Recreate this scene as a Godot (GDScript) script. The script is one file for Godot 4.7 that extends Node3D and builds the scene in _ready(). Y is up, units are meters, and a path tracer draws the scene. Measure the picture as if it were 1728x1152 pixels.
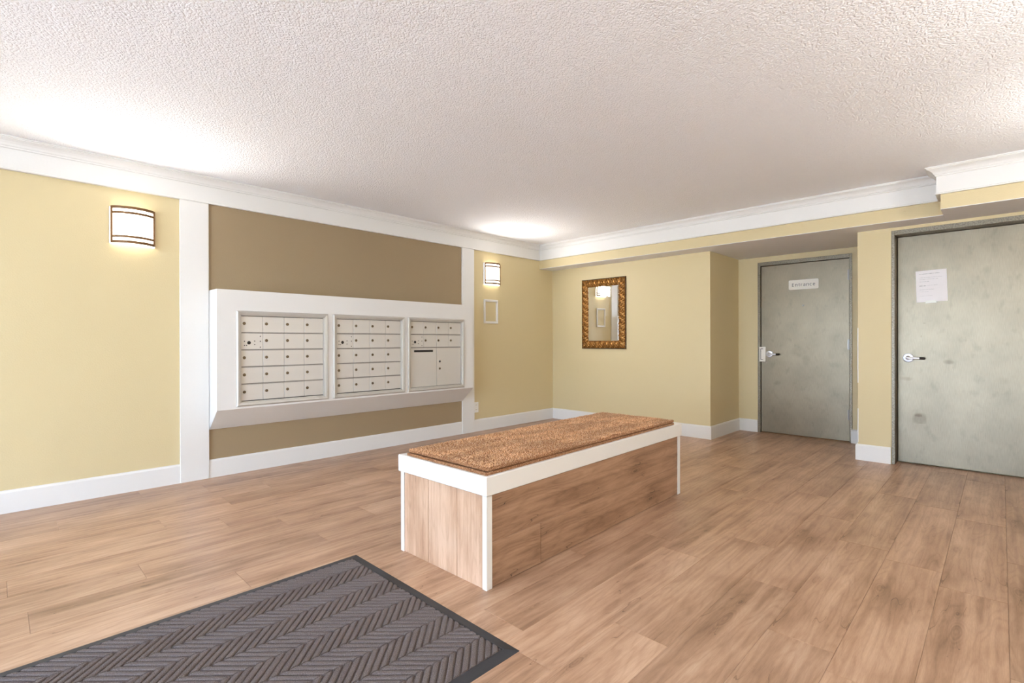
extends Node3D
# ---- measured places (metres; camera stands at x 0, z 0) ----
const XA := -4.683      # face of the trim on the mailbox wall
const XW := -4.703      # painted face of the mailbox wall
const ZB := -5.674      # face of the trim on the mirror wall
const ZW := -5.690      # painted face of the mirror wall
const ZL := -6.557      # alcove wall with the entrance door
const ZM := -5.400      # face of the ceiling beam
const ZN := -5.150      # face of the deeper beam
const YC := 2.468       # ceiling
const YF := 2.260       # underside of the white frieze
const YS := 2.145       # underside of the beams
const XJ := -2.380      # alcove side wall
const XP := -0.974      # edge of the wall beside the alcove
const X2 := -0.339      # end of the deeper beam
const XR := 1.0         # wall on the far side of the room
const GX0 := -3.6       # front glazing from here
const GX1 := 0.75
const ZF := 3.8         # glazed front wall
var M := {}
var used := {}
var rng := RandomNumberGenerator.new()

# ------------------------------------------------------------ helpers
func mb() -> SurfaceTool:
	var st := SurfaceTool.new()
	st.begin(Mesh.PRIMITIVE_TRIANGLES)
	return st

func face(st: SurfaceTool, pts: Array, n: Vector3, uvs: Array = []) -> void:
	var flip: bool = (pts[1] - pts[0]).cross(pts[2] - pts[0]).dot(n) > 0.0
	for k in range(1, pts.size() - 1):
		var order := [0, k + 1, k] if flip else [0, k, k + 1]
		for i in order:
			st.set_normal(n)
			st.set_uv(uvs[i] if uvs.size() > 0 else Vector2.ZERO)
			st.add_vertex(pts[i])

func bx(st: SurfaceTool, a: Vector3, b: Vector3, bev := 0.0) -> void:
	# a box from corner a to corner b with chamfered edges
	var lo := Vector3(minf(a.x, b.x), minf(a.y, b.y), minf(a.z, b.z))
	var hi := Vector3(maxf(a.x, b.x), maxf(a.y, b.y), maxf(a.z, b.z))
	var sz := hi - lo
	var e := minf(bev, 0.45 * minf(sz.x, minf(sz.y, sz.z)))
	var c := (lo + hi) * 0.5
	var h := sz * 0.5
	for ax in 3:
		var u := (ax + 1) % 3
		var v := (ax + 2) % 3
		for s in [-1.0, 1.0]:
			var n := Vector3.ZERO
			n[ax] = s
			var p := []
			for q in [[-1, -1], [1, -1], [1, 1], [-1, 1]]:
				var w := Vector3.ZERO
				w[ax] = s * h[ax]
				w[u] = q[0] * (h[u] - e)
				w[v] = q[1] * (h[v] - e)
				p.append(c + w)
			face(st, p, n)
	if e <= 0.0:
		return
	for ax in 3:
		var u := (ax + 1) % 3
		var v := (ax + 2) % 3
		for su in [-1.0, 1.0]:
			for sv in [-1.0, 1.0]:
				var n := Vector3.ZERO
				n[u] = su
				n[v] = sv
				n = n.normalized()
				var p := []
				for q in [[-1, 0], [1, 0], [1, 1], [-1, 1]]:
					var w := Vector3.ZERO
					w[ax] = q[0] * (h[ax] - e)
					w[u] = su * (h[u] - (e if q[1] == 1 else 0.0))
					w[v] = sv * (h[v] - (0.0 if q[1] == 1 else e))
					p.append(c + w)
				face(st, p, n)
	for sx in [-1.0, 1.0]:
		for sy in [-1.0, 1.0]:
			for sz2 in [-1.0, 1.0]:
				var s := Vector3(sx, sy, sz2)
				var p := []
				for k in 3:
					var w := s * (h - Vector3(e, e, e))
					w[k] = s[k] * h[k]
					p.append(c + w)
				face(st, p, s.normalized())

func run(st: SurfaceTool, prof: Array, p0: Vector3, p1: Vector3, out: Vector3, m0 := 0.0, m1 := 0.0, up := Vector3.UP) -> void:
	# a moulding: profile points (outward, up) carried from p0 to p1; m0 and m1 shift the ends per unit outward (mitres)
	var d := (p1 - p0).normalized()
	var k := prof.size()
	var mid := Vector2.ZERO
	for q in prof:
		mid += q
	mid /= k
	for i in k:
		var a: Vector2 = prof[i]
		var b: Vector2 = prof[(i + 1) % k]
		var t := b - a
		if t.length() < 1e-6:
			continue
		var n2 := Vector2(t.y, -t.x).normalized()
		if n2.dot((a + b) * 0.5 - mid) < 0.0 and k == 4:
			n2 = -n2
		var n := out * n2.x + up * n2.y
		var pts := [p0 + out * a.x + up * a.y + d * m0 * a.x, p1 + out * a.x + up * a.y + d * m1 * a.x, p1 + out * b.x + up * b.y + d * m1 * b.x, p0 + out * b.x + up * b.y + d * m0 * b.x]
		face(st, pts, n)
	var e0 := []
	var e1 := []
	for q in prof:
		e0.append(p0 + out * q.x + up * q.y + d * m0 * q.x)
		e1.append(p1 + out * q.x + up * q.y + d * m1 * q.x)
	var poly := PackedVector2Array(prof)
	var tri := Geometry2D.triangulate_polygon(poly)
	for i in range(0, tri.size(), 3):
		face(st, [e0[tri[i]], e0[tri[i + 1]], e0[tri[i + 2]]], -d)
		face(st, [e1[tri[i]], e1[tri[i + 1]], e1[tri[i + 2]]], d)

func lathe(st: SurfaceTool, prof: Array, at: Vector3, axis: Vector3, seg := 20) -> void:
	# profile points (radius, along the axis), smooth round the axis
	var ax := axis.normalized()
	var u := ax.cross(Vector3(0.31, 0.95, 0.11)).normalized()
	var v := ax.cross(u)
	for i in prof.size() - 1:
		var a: Vector2 = prof[i]
		var b: Vector2 = prof[i + 1]
		var t := b - a
		if t.length() < 1e-7:
			continue
		var nn := Vector2(t.y, -t.x).normalized()
		for k in seg:
			var c0 := TAU * k / seg
			var c1 := TAU * (k + 1) / seg
			var r0 := u * cos(c0) + v * sin(c0)
			var r1 := u * cos(c1) + v * sin(c1)
			var q := [at + r0 * a.x + ax * a.y, at + r1 * a.x + ax * a.y, at + r1 * b.x + ax * b.y, at + r0 * b.x + ax * b.y]
			var ns := [r0 * nn.x + ax * nn.y, r1 * nn.x + ax * nn.y, r1 * nn.x + ax * nn.y, r0 * nn.x + ax * nn.y]
			var nm: Vector3 = (ns[0] + ns[1]).normalized()
			for tri in [[0, 1, 2], [0, 2, 3]]:
				var pa: Vector3 = q[tri[0]]
				var pb: Vector3 = q[tri[1]]
				var pc: Vector3 = q[tri[2]]
				var cr := (pb - pa).cross(pc - pa)
				if cr.length() < 1e-12:
					continue
				var o: Array = [tri[0], tri[2], tri[1]] if cr.dot(nm) > 0.0 else tri
				for i2 in o:
					st.set_normal(ns[i2])
					st.set_uv(Vector2.ZERO)
					st.add_vertex(q[i2])

func obj(called: String, st: SurfaceTool, mat: Material, parent: Node = self) -> MeshInstance3D:
	return put(called, st.commit(), mat, parent)

func put(called: String, mesh: Mesh, mat: Material, parent: Node = self) -> MeshInstance3D:
	var o := MeshInstance3D.new()
	o.mesh = mesh
	o.material_override = mat
	o.name = numbered(called) if parent == self else called
	parent.add_child(o, true)
	return o

func numbered(called: String) -> String:
	if not used.has(called):
		used[called] = 0
		return called
	used[called] += 1
	return "%s_%03d" % [called, used[called]]

func tag(o: Node, label: String, category: String, group := "", kind := "") -> Node:
	o.set_meta("label", label)
	o.set_meta("category", category)
	if group != "":
		o.set_meta("group", group)
	if kind != "":
		o.set_meta("kind", kind)
	return o

func thing(called: String, at: Vector3, label: String, category: String, group := "", kind := "") -> Node3D:
	var o := Node3D.new()
	o.name = numbered(called)
	add_child(o)
	o.position = at
	tag(o, label, category, group, kind)
	return o

func struct(called: String, st: SurfaceTool, mat: Material, label: String, category: String) -> MeshInstance3D:
	var o := obj(called, st, mat)
	tag(o, label, category, "", "structure")
	return o

# ------------------------------------------------------------ textures
func noise_bytes(w: int, h: int, nw: int, nh: int, freq: float, seed_: int, oct := 3, type := FastNoiseLite.TYPE_SIMPLEX_SMOOTH) -> PackedByteArray:
	# noise made at nw x nh and stretched to w x h
	var n := FastNoiseLite.new()
	n.seed = seed_
	n.noise_type = type
	n.frequency = freq
	n.fractal_octaves = oct
	var im := n.get_image(nw, nh, false, false, true)
	im.convert(Image.FORMAT_L8)
	if nw != w or nh != h:
		im.resize(w, h, Image.INTERPOLATE_CUBIC)
	return im.get_data()

func wood_atlas() -> Array:
	# eight boards side by side, grain along v
	var w := 2048
	var h := 2048
	var sw := w / 8
	var warp := noise_bytes(w, h, 512, 56, 0.022, 11, 3)
	var streak := noise_bytes(w, h, 2048, 48, 0.035, 23, 4)
	var fine := noise_bytes(w, h, 2048, 160, 0.22, 37, 2)
	var blotch := noise_bytes(w, h, 256, 96, 0.03, 41, 3)
	var crack := noise_bytes(w, h, 1024, 100, 0.018, 53, 3)
	var tone := [0.0, 0.05, -0.20, 0.02, -0.04, 0.15, -0.06, 0.05]
	var lut := PackedByteArray()
	# light to dark oak
	var stops := [Color(0.84, 0.715, 0.61), Color(0.755, 0.615, 0.505), Color(0.655, 0.515, 0.41), Color(0.53, 0.405, 0.31), Color(0.29, 0.21, 0.155)]
	for i in 256:
		var t := i / 255.0 * 4.0
		var k := mini(int(t), 3)
		var c: Color = (stops[k] as Color).lerp(stops[k + 1], t - k)
		lut.append(int(c.r * 255))
		lut.append(int(c.g * 255))
		lut.append(int(c.b * 255))
	var out := PackedByteArray()
	out.resize(w * h * 3)
	var bump := PackedByteArray()
	bump.resize(w * h)
	var sine := PackedFloat32Array()
	for i in 1024:
		var s := 0.5 + 0.5 * sin(i / 1024.0 * TAU)
		sine.append(s * s * s)
	# knots: rings drawn out along the grain
	var knot := PackedFloat32Array()
	knot.resize(w * h)
	var kr := RandomNumberGenerator.new()
	kr.seed = 77
	for strip in 8:
		for k in (0 if strip == 2 else 1 + strip % 2):
			var cx := strip * sw + kr.randi_range(40, sw - 40)
			var cy := kr.randi_range(220, h - 220)
			var size := kr.randf_range(0.5, 1.15)
			for dy in range(-210, 211):
				for dx in range(-70, 71):
					if (cx + dx) / sw != strip or cx + dx < 0:
						continue
					var i := (cy + dy) * w + cx + dx
					var d := sqrt(pow(dx / (17.0 * size), 2.0) + pow(dy / (60.0 * size), 2.0)) + (warp[i] - 128) * 0.012
					if d < 3.6:
						var fall := exp(-d * d * 0.42)
						knot[i] = maxf(knot[i], fall * (0.07 + 0.09 * (0.5 + 0.5 * sin(d * 11.0)) + (0.08 if d < 0.3 else 0.0)))
	var band := noise_bytes(w, h, 512, 20, 0.05, 67, 2)
	for y in h:
		var row := y * w
		for x in w:
			var i := row + x
			var strip := x / sw
			var wv := warp[i] / 255.0
			var ph := int((wv * 6.0 + (x - strip * sw) * 0.006 + strip * 0.37) * 1024.0) & 1023
			var v: float = 0.36 + tone[strip] + (streak[i] - 128) * 0.0009 + (fine[i] - 128) * 0.00055 + (band[i] - 128) * 0.0009 + knot[i] + (blotch[i] - 128) * 0.0014 + (sine[ph] - 0.3) * 0.09
			var cr := absi(crack[i] - 128)
			if cr < 2 and blotch[i] > 158:
				v += 0.30
			var q := clampi(int(v * 255.0), 0, 255)
			bump[i] = 255 - q
			q *= 3
			var o := i * 3
			out[o] = lut[q]
			out[o + 1] = lut[q + 1]
			out[o + 2] = lut[q + 2]
	var im := Image.create_from_data(w, h, false, Image.FORMAT_RGB8, out)
	var bm := Image.create_from_data(w, h, false, Image.FORMAT_L8, bump)
	bm.resize(1024, 1024)
	bm.convert(Image.FORMAT_RGB8)
	bm.bump_map_to_normal_map(1.2)
	return [ImageTexture.create_from_image(im), ImageTexture.create_from_image(bm)]

func noise_tex(size: int, freq: float, seed_: int, oct: int, ramp: Array, type := FastNoiseLite.TYPE_SIMPLEX_SMOOTH, nrm := 0.0) -> ImageTexture:
	var n := FastNoiseLite.new()
	n.seed = seed_
	n.noise_type = type
	n.frequency = freq
	n.fractal_octaves = oct
	if type == FastNoiseLite.TYPE_CELLULAR:
		n.cellular_return_type = FastNoiseLite.RETURN_DISTANCE
	var im := n.get_seamless_image(size, size, false, false, 0.15, true)
	im.convert(Image.FORMAT_RGB8)
	if nrm > 0.0:
		im.bump_map_to_normal_map(nrm)
	elif ramp.size() > 0:
		var d := im.get_data()
		for i in size * size:
			var t := d[i * 3] / 255.0 * (ramp.size() - 1)
			var k := mini(int(t), ramp.size() - 2)
			var c: Color = (ramp[k] as Color).lerp(ramp[k + 1], t - k)
			d[i * 3] = int(c.r * 255)
			d[i * 3 + 1] = int(c.g * 255)
			d[i * 3 + 2] = int(c.b * 255)
		im = Image.create_from_data(size, size, false, Image.FORMAT_RGB8, d)
	return ImageTexture.create_from_image(im)

func popcorn(size: int) -> ImageTexture:
	# sprayed crumbs, wrapping round at the edges
	var hgt := PackedFloat32Array()
	hgt.resize(size * size)
	var r := RandomNumberGenerator.new()
	r.seed = 1234
	for k in 19000:
		var cx := r.randi() % size
		var cy := r.randi() % size
		var rad := r.randf_range(2.0, 5.2)
		var top := r.randf_range(0.35, 1.0)
		var n := int(ceil(rad))
		for dy in range(-n, n + 1):
			for dx in range(-n, n + 1):
				var q := 1.0 - (dx * dx + dy * dy) / (rad * rad)
				if q > 0.0:
					var i := posmod(cy + dy, size) * size + posmod(cx + dx, size)
					hgt[i] = maxf(hgt[i], top * sqrt(q))
	var d := PackedByteArray()
	d.resize(size * size)
	for i in size * size:
		d[i] = int(hgt[i] * 255.0)
	var im := Image.create_from_data(size, size, false, Image.FORMAT_L8, d)
	im.convert(Image.FORMAT_RGB8)
	im.bump_map_to_normal_map(5.0)
	return ImageTexture.create_from_image(im)

func mat(col: Color, rough := 0.6, metal := 0.0) -> StandardMaterial3D:
	var m := StandardMaterial3D.new()
	m.albedo_color = col
	m.roughness = rough
	m.metallic = metal
	return m

func tri_mat(col: Color, rough: float, tex: Texture2D, nrm: Texture2D, scale: float, nscale := 1.0, metal := 0.0) -> StandardMaterial3D:
	var m := mat(col, rough, metal)
	m.uv1_triplanar = true
	m.uv1_world_triplanar = true
	m.uv1_scale = Vector3.ONE * scale
	if tex:
		m.albedo_texture = tex
	if nrm:
		m.normal_enabled = true
		m.normal_texture = nrm
		m.normal_scale = nscale
	return m

func steel_tex(seed_: int, marks: Array) -> ImageTexture:
	# worn bare steel, one door wide and high; marks: [x, y, half width, half height, strength, tint]
	var w := 512
	var h := 1024
	var cloud := noise_bytes(w, h, 128, 256, 0.022, seed_, 4)
	var brush := noise_bytes(w, h, 512, 90, 0.30, seed_ + 1, 2)
	var smear := noise_bytes(w, h, 160, 200, 0.05, seed_ + 2, 4)
	var out := PackedByteArray()
	out.resize(w * h * 3)
	for y in h:
		for x in w:
			var i := y * w + x
			var v := 0.80 + (cloud[i] - 128) * 0.00025 + (brush[i] - 128) * 0.00022
			if smear[i] > 175:
				v -= (smear[i] - 175) * 0.0007
			out[i * 3] = clampi(int(v * 255), 0, 255)
			out[i * 3 + 1] = clampi(int(v * 252), 0, 255)
			out[i * 3 + 2] = clampi(int(v * 240), 0, 255)
	for mk in marks:
		for y in range(int((mk[1] - mk[3]) * h), int((mk[1] + mk[3]) * h)):
			for x in range(int((mk[0] - mk[2]) * w), int((mk[0] + mk[2]) * w)):
				if x < 0 or y < 0 or x >= w or y >= h:
					continue
				var i := y * w + x
				var r := Vector2((x / float(w) - mk[0]) / mk[2], (y / float(h) - mk[1]) / mk[3]).length() + (cloud[i] - 128) * 0.004
				if r < 1.0:
					var a: float = 0.55 * mk[4] * minf(1.0, (1.0 - r) * 1.6) * (0.6 + smear[i] / 320.0)
					var c: Color = mk[5]
					out[i * 3] = int(lerpf(out[i * 3], c.r * 255, a))
					out[i * 3 + 1] = int(lerpf(out[i * 3 + 1], c.g * 255, a))
					out[i * 3 + 2] = int(lerpf(out[i * 3 + 2], c.b * 255, a))
	return ImageTexture.create_from_image(Image.create_from_data(w, h, false, Image.FORMAT_RGB8, out))

# ------------------------------------------------------------ materials
func materials() -> void:
	var peel := noise_tex(512, 0.10, 5, 3, [], FastNoiseLite.TYPE_SIMPLEX_SMOOTH, 2.0)
	var pop := popcorn(768)
	M.wall = tri_mat(Color(0.830, 0.763, 0.592), 0.55, null, peel, 1.6, 0.18)
	M.white = tri_mat(Color(0.892, 0.882, 0.858), 0.42, null, peel, 1.0, 0.05)
	M.ceil = tri_mat(Color(0.965, 0.962, 0.965), 0.95, null, pop, 0.95, 0.45)
	M.soffit = tri_mat(Color(0.93, 0.93, 0.935), 0.8, null, peel, 1.6, 0.2)
	M.brown = tri_mat(Color(0.645, 0.560, 0.430), 0.7, noise_tex(512, 0.35, 77, 2, [Color(0.9, 0.9, 0.9), Color(1, 1, 1)]), peel, 1.4, 0.2)
	var wood := wood_atlas()
	M.wood = []
	for t in [1.0, 0.955, 0.985]:
		var m := mat(Color(t, t * 0.995, t * 0.985), 0.36)
		m.albedo_texture = wood[0]
		m.normal_enabled = true
		m.normal_texture = wood[1]
		m.normal_scale = 0.25
		M.wood.append(m)
	M.sub = mat(Color(0.25, 0.19, 0.14), 0.9)
	M.alu = mat(Color(0.78, 0.765, 0.73), 0.42, 0.35)
	M.mail = tri_mat(Color(0.87, 0.85, 0.81), 0.45, noise_tex(256, 0.5, 31, 2, [Color(0.95, 0.95, 0.95), Color(1, 1, 1)]), null, 3.0, 1.0, 0.25)
	M.rib = mat(Color(0.66, 0.64, 0.60), 0.5, 0.2)
	M.brass = mat(Color(0.46, 0.40, 0.31), 0.4, 0.8)
	M.black = mat(Color(0.03, 0.03, 0.03), 0.6)
	M.dark = mat(Color(0.16, 0.14, 0.12), 0.7)
	M.steel_frame = tri_mat(Color(0.60, 0.57, 0.51), 0.42, noise_tex(512, 0.06, 61, 5, [Color(0.62, 0.60, 0.56), Color(0.85, 0.84, 0.82), Color(1, 1, 1)]), peel, 2.2, 0.3, 0.85)
	M.chrome = mat(Color(0.90, 0.90, 0.91), 0.25, 0.6)
	M.hinge = mat(Color(0.55, 0.54, 0.52), 0.3, 1.0)
	M.bronze = mat(Color(0.47, 0.34, 0.20), 0.4, 0.35)
	M.glow = mat(Color(1, 0.98, 0.94), 0.5)
	M.glow.emission_enabled = true
	M.glow.emission = Color(1.0, 0.965, 0.90)
	M.glow.emission_energy_multiplier = 3.2
	M.gold = tri_mat(Color(0.68, 0.49, 0.25), 0.34, noise_tex(512, 0.05, 91, 4, [Color(0.55, 0.52, 0.5), Color(0.85, 0.83, 0.8), Color(1, 1, 1)]), null, 3.0, 1.0, 0.75)
	M.gold_edge = mat(Color(0.30, 0.21, 0.11), 0.5, 0.5)
	M.mirror = mat(Color(0.95, 0.95, 0.94), 0.02, 1.0)
	M.sign = mat(Color(0.93, 0.91, 0.86), 0.5)
	M.ink = mat(Color(0.22, 0.22, 0.22), 0.6)
	M.rubber = tri_mat(Color(0.20, 0.20, 0.21), 0.65, null, peel, 5.0, 0.3)
	M.carpet = tri_mat(Color(1, 0.965, 0.95), 0.95, noise_tex(512, 0.22, 101, 3, [Color(0.16, 0.145, 0.14), Color(0.38, 0.355, 0.345), Color(0.50, 0.47, 0.46), Color(0.80, 0.76, 0.74)]), noise_tex(512, 0.4, 103, 2, [], FastNoiseLite.TYPE_SIMPLEX, 6.0), 2.6, 0.8)
	M.coir = mat(Color(1, 1, 1), 0.95)
	M.coir.vertex_color_use_as_albedo = true
	M.coir_base = tri_mat(Color(1, 1, 1), 0.95, noise_tex(512, 0.25, 113, 3, [Color(0.48, 0.31, 0.19), Color(0.66, 0.45, 0.29), Color(0.78, 0.58, 0.40)]), noise_tex(512, 0.3, 117, 2, [], FastNoiseLite.TYPE_SIMPLEX, 8.0), 2.4, 1.0)
	M.concrete = tri_mat(Color(0.80, 0.79, 0.77), 0.9, null, peel, 0.8, 0.5)
	M.glass = mat(Color(0.96, 0.98, 0.98, 0.06), 0.02)
	M.glass.transparency = BaseMaterial3D.TRANSPARENCY_ALPHA
	M.anodised = mat(Color(0.35, 0.34, 0.33), 0.4, 0.8)

# ------------------------------------------------------------ planks
var plank_cache := {}
func plank(w: float, l: float, t: float, strip: int, v0: float, bev := 0.0010) -> Mesh:
	# a board lying flat: width along x, length along z, top at y = 0
	var key := "%.4f/%.4f/%d/%.2f" % [w, l, strip, v0]
	if plank_cache.has(key):
		return plank_cache[key]
	var st := mb()
	var a := w * 0.5
	var b := l * 0.5
	var u0 := (strip + 0.03) / 8.0
	var us := 0.94 / 8.0 / 0.2255
	var span := maxf(1.8, l * 1.002)
	var v1 := minf(v0, 1.0 - l / span)
	var uv := func(p: Vector3) -> Vector2: return Vector2(u0 + (p.x + a) * us, v1 + (p.z + b) / span)
	var top := [Vector3(-a + bev, 0, -b + bev), Vector3(a - bev, 0, -b + bev), Vector3(a - bev, 0, b - bev), Vector3(-a + bev, 0, b - bev)]
	var rim := [Vector3(-a, -bev, -b), Vector3(a, -bev, -b), Vector3(a, -bev, b), Vector3(-a, -bev, b)]
	var low := [Vector3(-a, -t, -b), Vector3(a, -t, -b), Vector3(a, -t, b), Vector3(-a, -t, b)]
	face(st, top, Vector3.UP, top.map(uv))
	var sides := [Vector3(0, 0, -1), Vector3(1, 0, 0), Vector3(0, 0, 1), Vector3(-1, 0, 0)]
	for i in 4:
		var j := (i + 1) % 4
		var q := [top[i], top[j], rim[j], rim[i]]
		face(st, q, (sides[i] + Vector3.UP).normalized(), q.map(uv))
		var r := [rim[i], rim[j], low[j], low[i]]
		face(st, r, sides[i], r.map(uv))
	face(st, low, Vector3.DOWN, low.map(uv))
	st.generate_tangents()
	var m := st.commit()
	plank_cache[key] = m
	return m

# ------------------------------------------------------------ the room
func build_floor() -> void:
	var f := thing("floor", Vector3.ZERO, "oak-look plank floor running towards the mirror wall", "floor", "", "structure")
	var st := mb()
	bx(st, Vector3(XW - 0.1, -0.15, ZF + 0.15), Vector3(XR + 0.15, -0.008, ZL - 0.15))
	obj("subfloor", st, M.sub, f)
	rng.seed = 7
	var w := 0.2255
	# rows whose board ends can be read off the photograph: row number -> one end
	var known := {3: -3.324, 4: -2.491, 2: -3.195, 1: -4.233, 14: -0.504, 16: -0.995}
	for k in range(-4, 23):
		var x1 := 0.020 - w * (k - 1)
		var x0 := x1 - w
		x0 = maxf(x0, XW - 0.005)
		x1 = minf(x1, XR + 0.005)
		if x1 - x0 < 0.02:
			continue
		var far := ZL - 0.02 if (x1 > XJ - 0.02 and x0 < XP + 0.02) else (ZB - 0.18 if x1 > XP else ZW - 0.01)
		var s: float = known[k] if known.has(k) else rng.randf_range(-1.22, 0.0)
		s = fposmod(s - far, 1.22) + far - 1.22
		while s < ZF:
			var a := maxf(s, far)
			var b := minf(s + 1.22, ZF)
			if b - a > 0.01:
				var o := put("plank", plank(x1 - x0 - 0.0006, snappedf(b - a, 0.001) - 0.0006, 0.008, [0, 1, 3, 4, 6, 7][rng.randi() % 6], [0.0, 0.32][rng.randi() % 2]), M.wood[rng.randi() % 3], f)
				o.position = Vector3((x0 + x1) * 0.5, 0, (a + b) * 0.5)
			s += 1.22

func baseboard_prof() -> Array:
	return [Vector2(0, 0), Vector2(0.016, 0), Vector2(0.016, 0.135), Vector2(0.012, 0.145), Vector2(0.006, 0.15), Vector2(0, 0.15)]

func glazing(called: String, label: String, xf: Transform3D, wide: float, bays: int) -> void:
	# a row of panes from the local origin along x, outside towards z
	var wn := thing(called, Vector3.ZERO, label, "window", "", "structure")
	wn.transform = xf
	var bw := wide / bays
	for y in [[0.0, 0.08], [2.24, 2.3]]:
		var st := mb()
		bx(st, Vector3(0, y[0], 0.04), Vector3(wide, y[1], 0.11), 0.002)
		obj("rail", st, M.anodised, wn)
	for i in bays + 1:
		var st := mb()
		var x := bw * i
		bx(st, Vector3(maxf(x - 0.025, 0.0), 0.08, 0.04), Vector3(minf(x + 0.025, wide), 2.24, 0.11), 0.002)
		obj("mullion", st, M.anodised, wn)
	for i in bays:
		var st := mb()
		bx(st, Vector3(bw * i + 0.025, 0.08, 0.072), Vector3(bw * (i + 1) - 0.025, 2.24, 0.078))
		obj("pane", st, M.glass, wn)

func build_shell() -> void:
	var st := mb()
	# mailbox wall
	bx(st, Vector3(XW, 0, ZF + 0.15), Vector3(XW - 0.15, YC + 0.1, ZW - 0.15))
	struct("wall_left", st, M.wall, "long beige painted wall carrying the mailboxes and two sconces", "wall")
	# mirror wall, alcove and door wall
	var b := thing("wall_back", Vector3(0, 0, ZW), "beige painted wall with the mirror and the alcove door", "wall", "", "structure")
	st = mb()
	bx(st, Vector3(XW, 0, 0), Vector3(XJ, YS + 0.05, ZL - 0.15 - ZW))
	obj("wall_face", st, M.wall, b)
	st = mb()
	# alcove back with the door opening
	bx(st, Vector3(XJ, 0, ZL - ZW), Vector3(-2.150, YS + 0.05, ZL - 0.15 - ZW))
	bx(st, Vector3(-1.184, 0, ZL - ZW), Vector3(XP, YS + 0.05, ZL - 0.15 - ZW))
	bx(st, Vector3(-2.150, 2.080, ZL - ZW), Vector3(-1.184, YS + 0.05, ZL - 0.15 - ZW))
	bx(st, Vector3(-2.150, 0, ZL - 0.12 - ZW), Vector3(-1.184, 2.08, ZL - 0.15 - ZW))
	obj("alcove_wall", st, M.wall, b)
	st = mb()
	bx(st, Vector3(XP, 0, 0), Vector3(-0.716, YS + 0.05, ZL - 0.15 - ZW), 0.002)
	obj("corner_pier", st, M.wall, b)
	for q in [[0.724, 1.242], [0.165, 0.484]]:
		st = mb()
		bx(st, Vector3(XP - 0.002, q[0], -0.002), Vector3(XP + 0.006, q[1], 0.0025), 0.001)
		var o := obj("chipped_corner", st, M.white, b)
		o.set_meta("label", "white strip of chipped paint on the pier corner")
	st = mb()
	bx(st, Vector3(-0.716, 2.088, 0), Vector3(0.285, YS + 0.05, -0.2))
	bx(st, Vector3(0.285, 0, 0), Vector3(XR, YS + 0.05, -0.2))
	bx(st, Vector3(-0.716, -0.008, -0.2), Vector3(0.285, 2.19, -0.23))
	obj("door_wall", st, M.wall, b)
	# right wall
	st = mb()
	bx(st, Vector3(XR, 0, ZF + 0.15), Vector3(XR + 0.15, YC + 0.1, ZL))
	struct("wall_right", st, M.wall, "plain beige wall opposite the mailboxes", "wall")
	# ceiling
	st = mb()
	bx(st, Vector3(XW - 0.15, YC, ZF + 0.15), Vector3(XR + 0.15, YC + 0.15, ZL - 0.15))
	struct("ceiling", st, M.ceil, "white ceiling with a rough sprayed texture", "ceiling")
	# beams
	var bm := thing("ceiling_beam", Vector3(0, YS, ZM), "low beige boxed beam with a pale underside above the mirror", "beam", "", "structure")
	st = mb()
	bx(st, Vector3(XW, 0.004, 0), Vector3(X2, YC - YS, ZL - 0.15 - ZM))
	obj("beam_face", st, M.wall, bm)
	st = mb()
	bx(st, Vector3(XW, 0, -0.0005), Vector3(X2, 0.004, ZL - 0.15 - ZM))
	obj("beam_underside", st, M.soffit, bm)
	var bn := thing("ceiling_beam", Vector3(0, YS, ZN), "deeper beige boxed beam stepping forward above the door with the notice", "beam", "", "structure")
	st = mb()
	bx(st, Vector3(X2, 0.004, 0), Vector3(XR, YC - YS, -0.8))
	obj("beam_face", st, M.wall, bn)
	st = mb()
	bx(st, Vector3(X2 + 0.0005, 0, -0.0005), Vector3(XR, 0.004, -0.8))
	obj("beam_underside", st, M.soffit, bn)
	# glazed front wall behind the camera
	var fw := thing("wall_front", Vector3(0, 0, ZF), "beige wall around the glazed shopfront", "wall", "", "structure")
	st = mb()
	bx(st, Vector3(XW, 0, 0), Vector3(GX0, YC, 0.15))
	bx(st, Vector3(GX1, 0, 0), Vector3(XR, YC, 0.15))
	bx(st, Vector3(GX0, 2.3, 0), Vector3(GX1, YC, 0.15))
	obj("wall_face", st, M.wall, fw)
	glazing("window_1", "wide shopfront window with dark metal bars", Transform3D(Basis.IDENTITY, Vector3(GX0, 0, ZF)), GX1 - GX0, 4)
	# paving outside
	st = mb()
	bx(st, Vector3(-30, -0.2, ZL - 20.0), Vector3(30, -0.16, 40))
	struct("ground", st, M.concrete, "pale concrete paving outside the shopfront", "paving")

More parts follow.
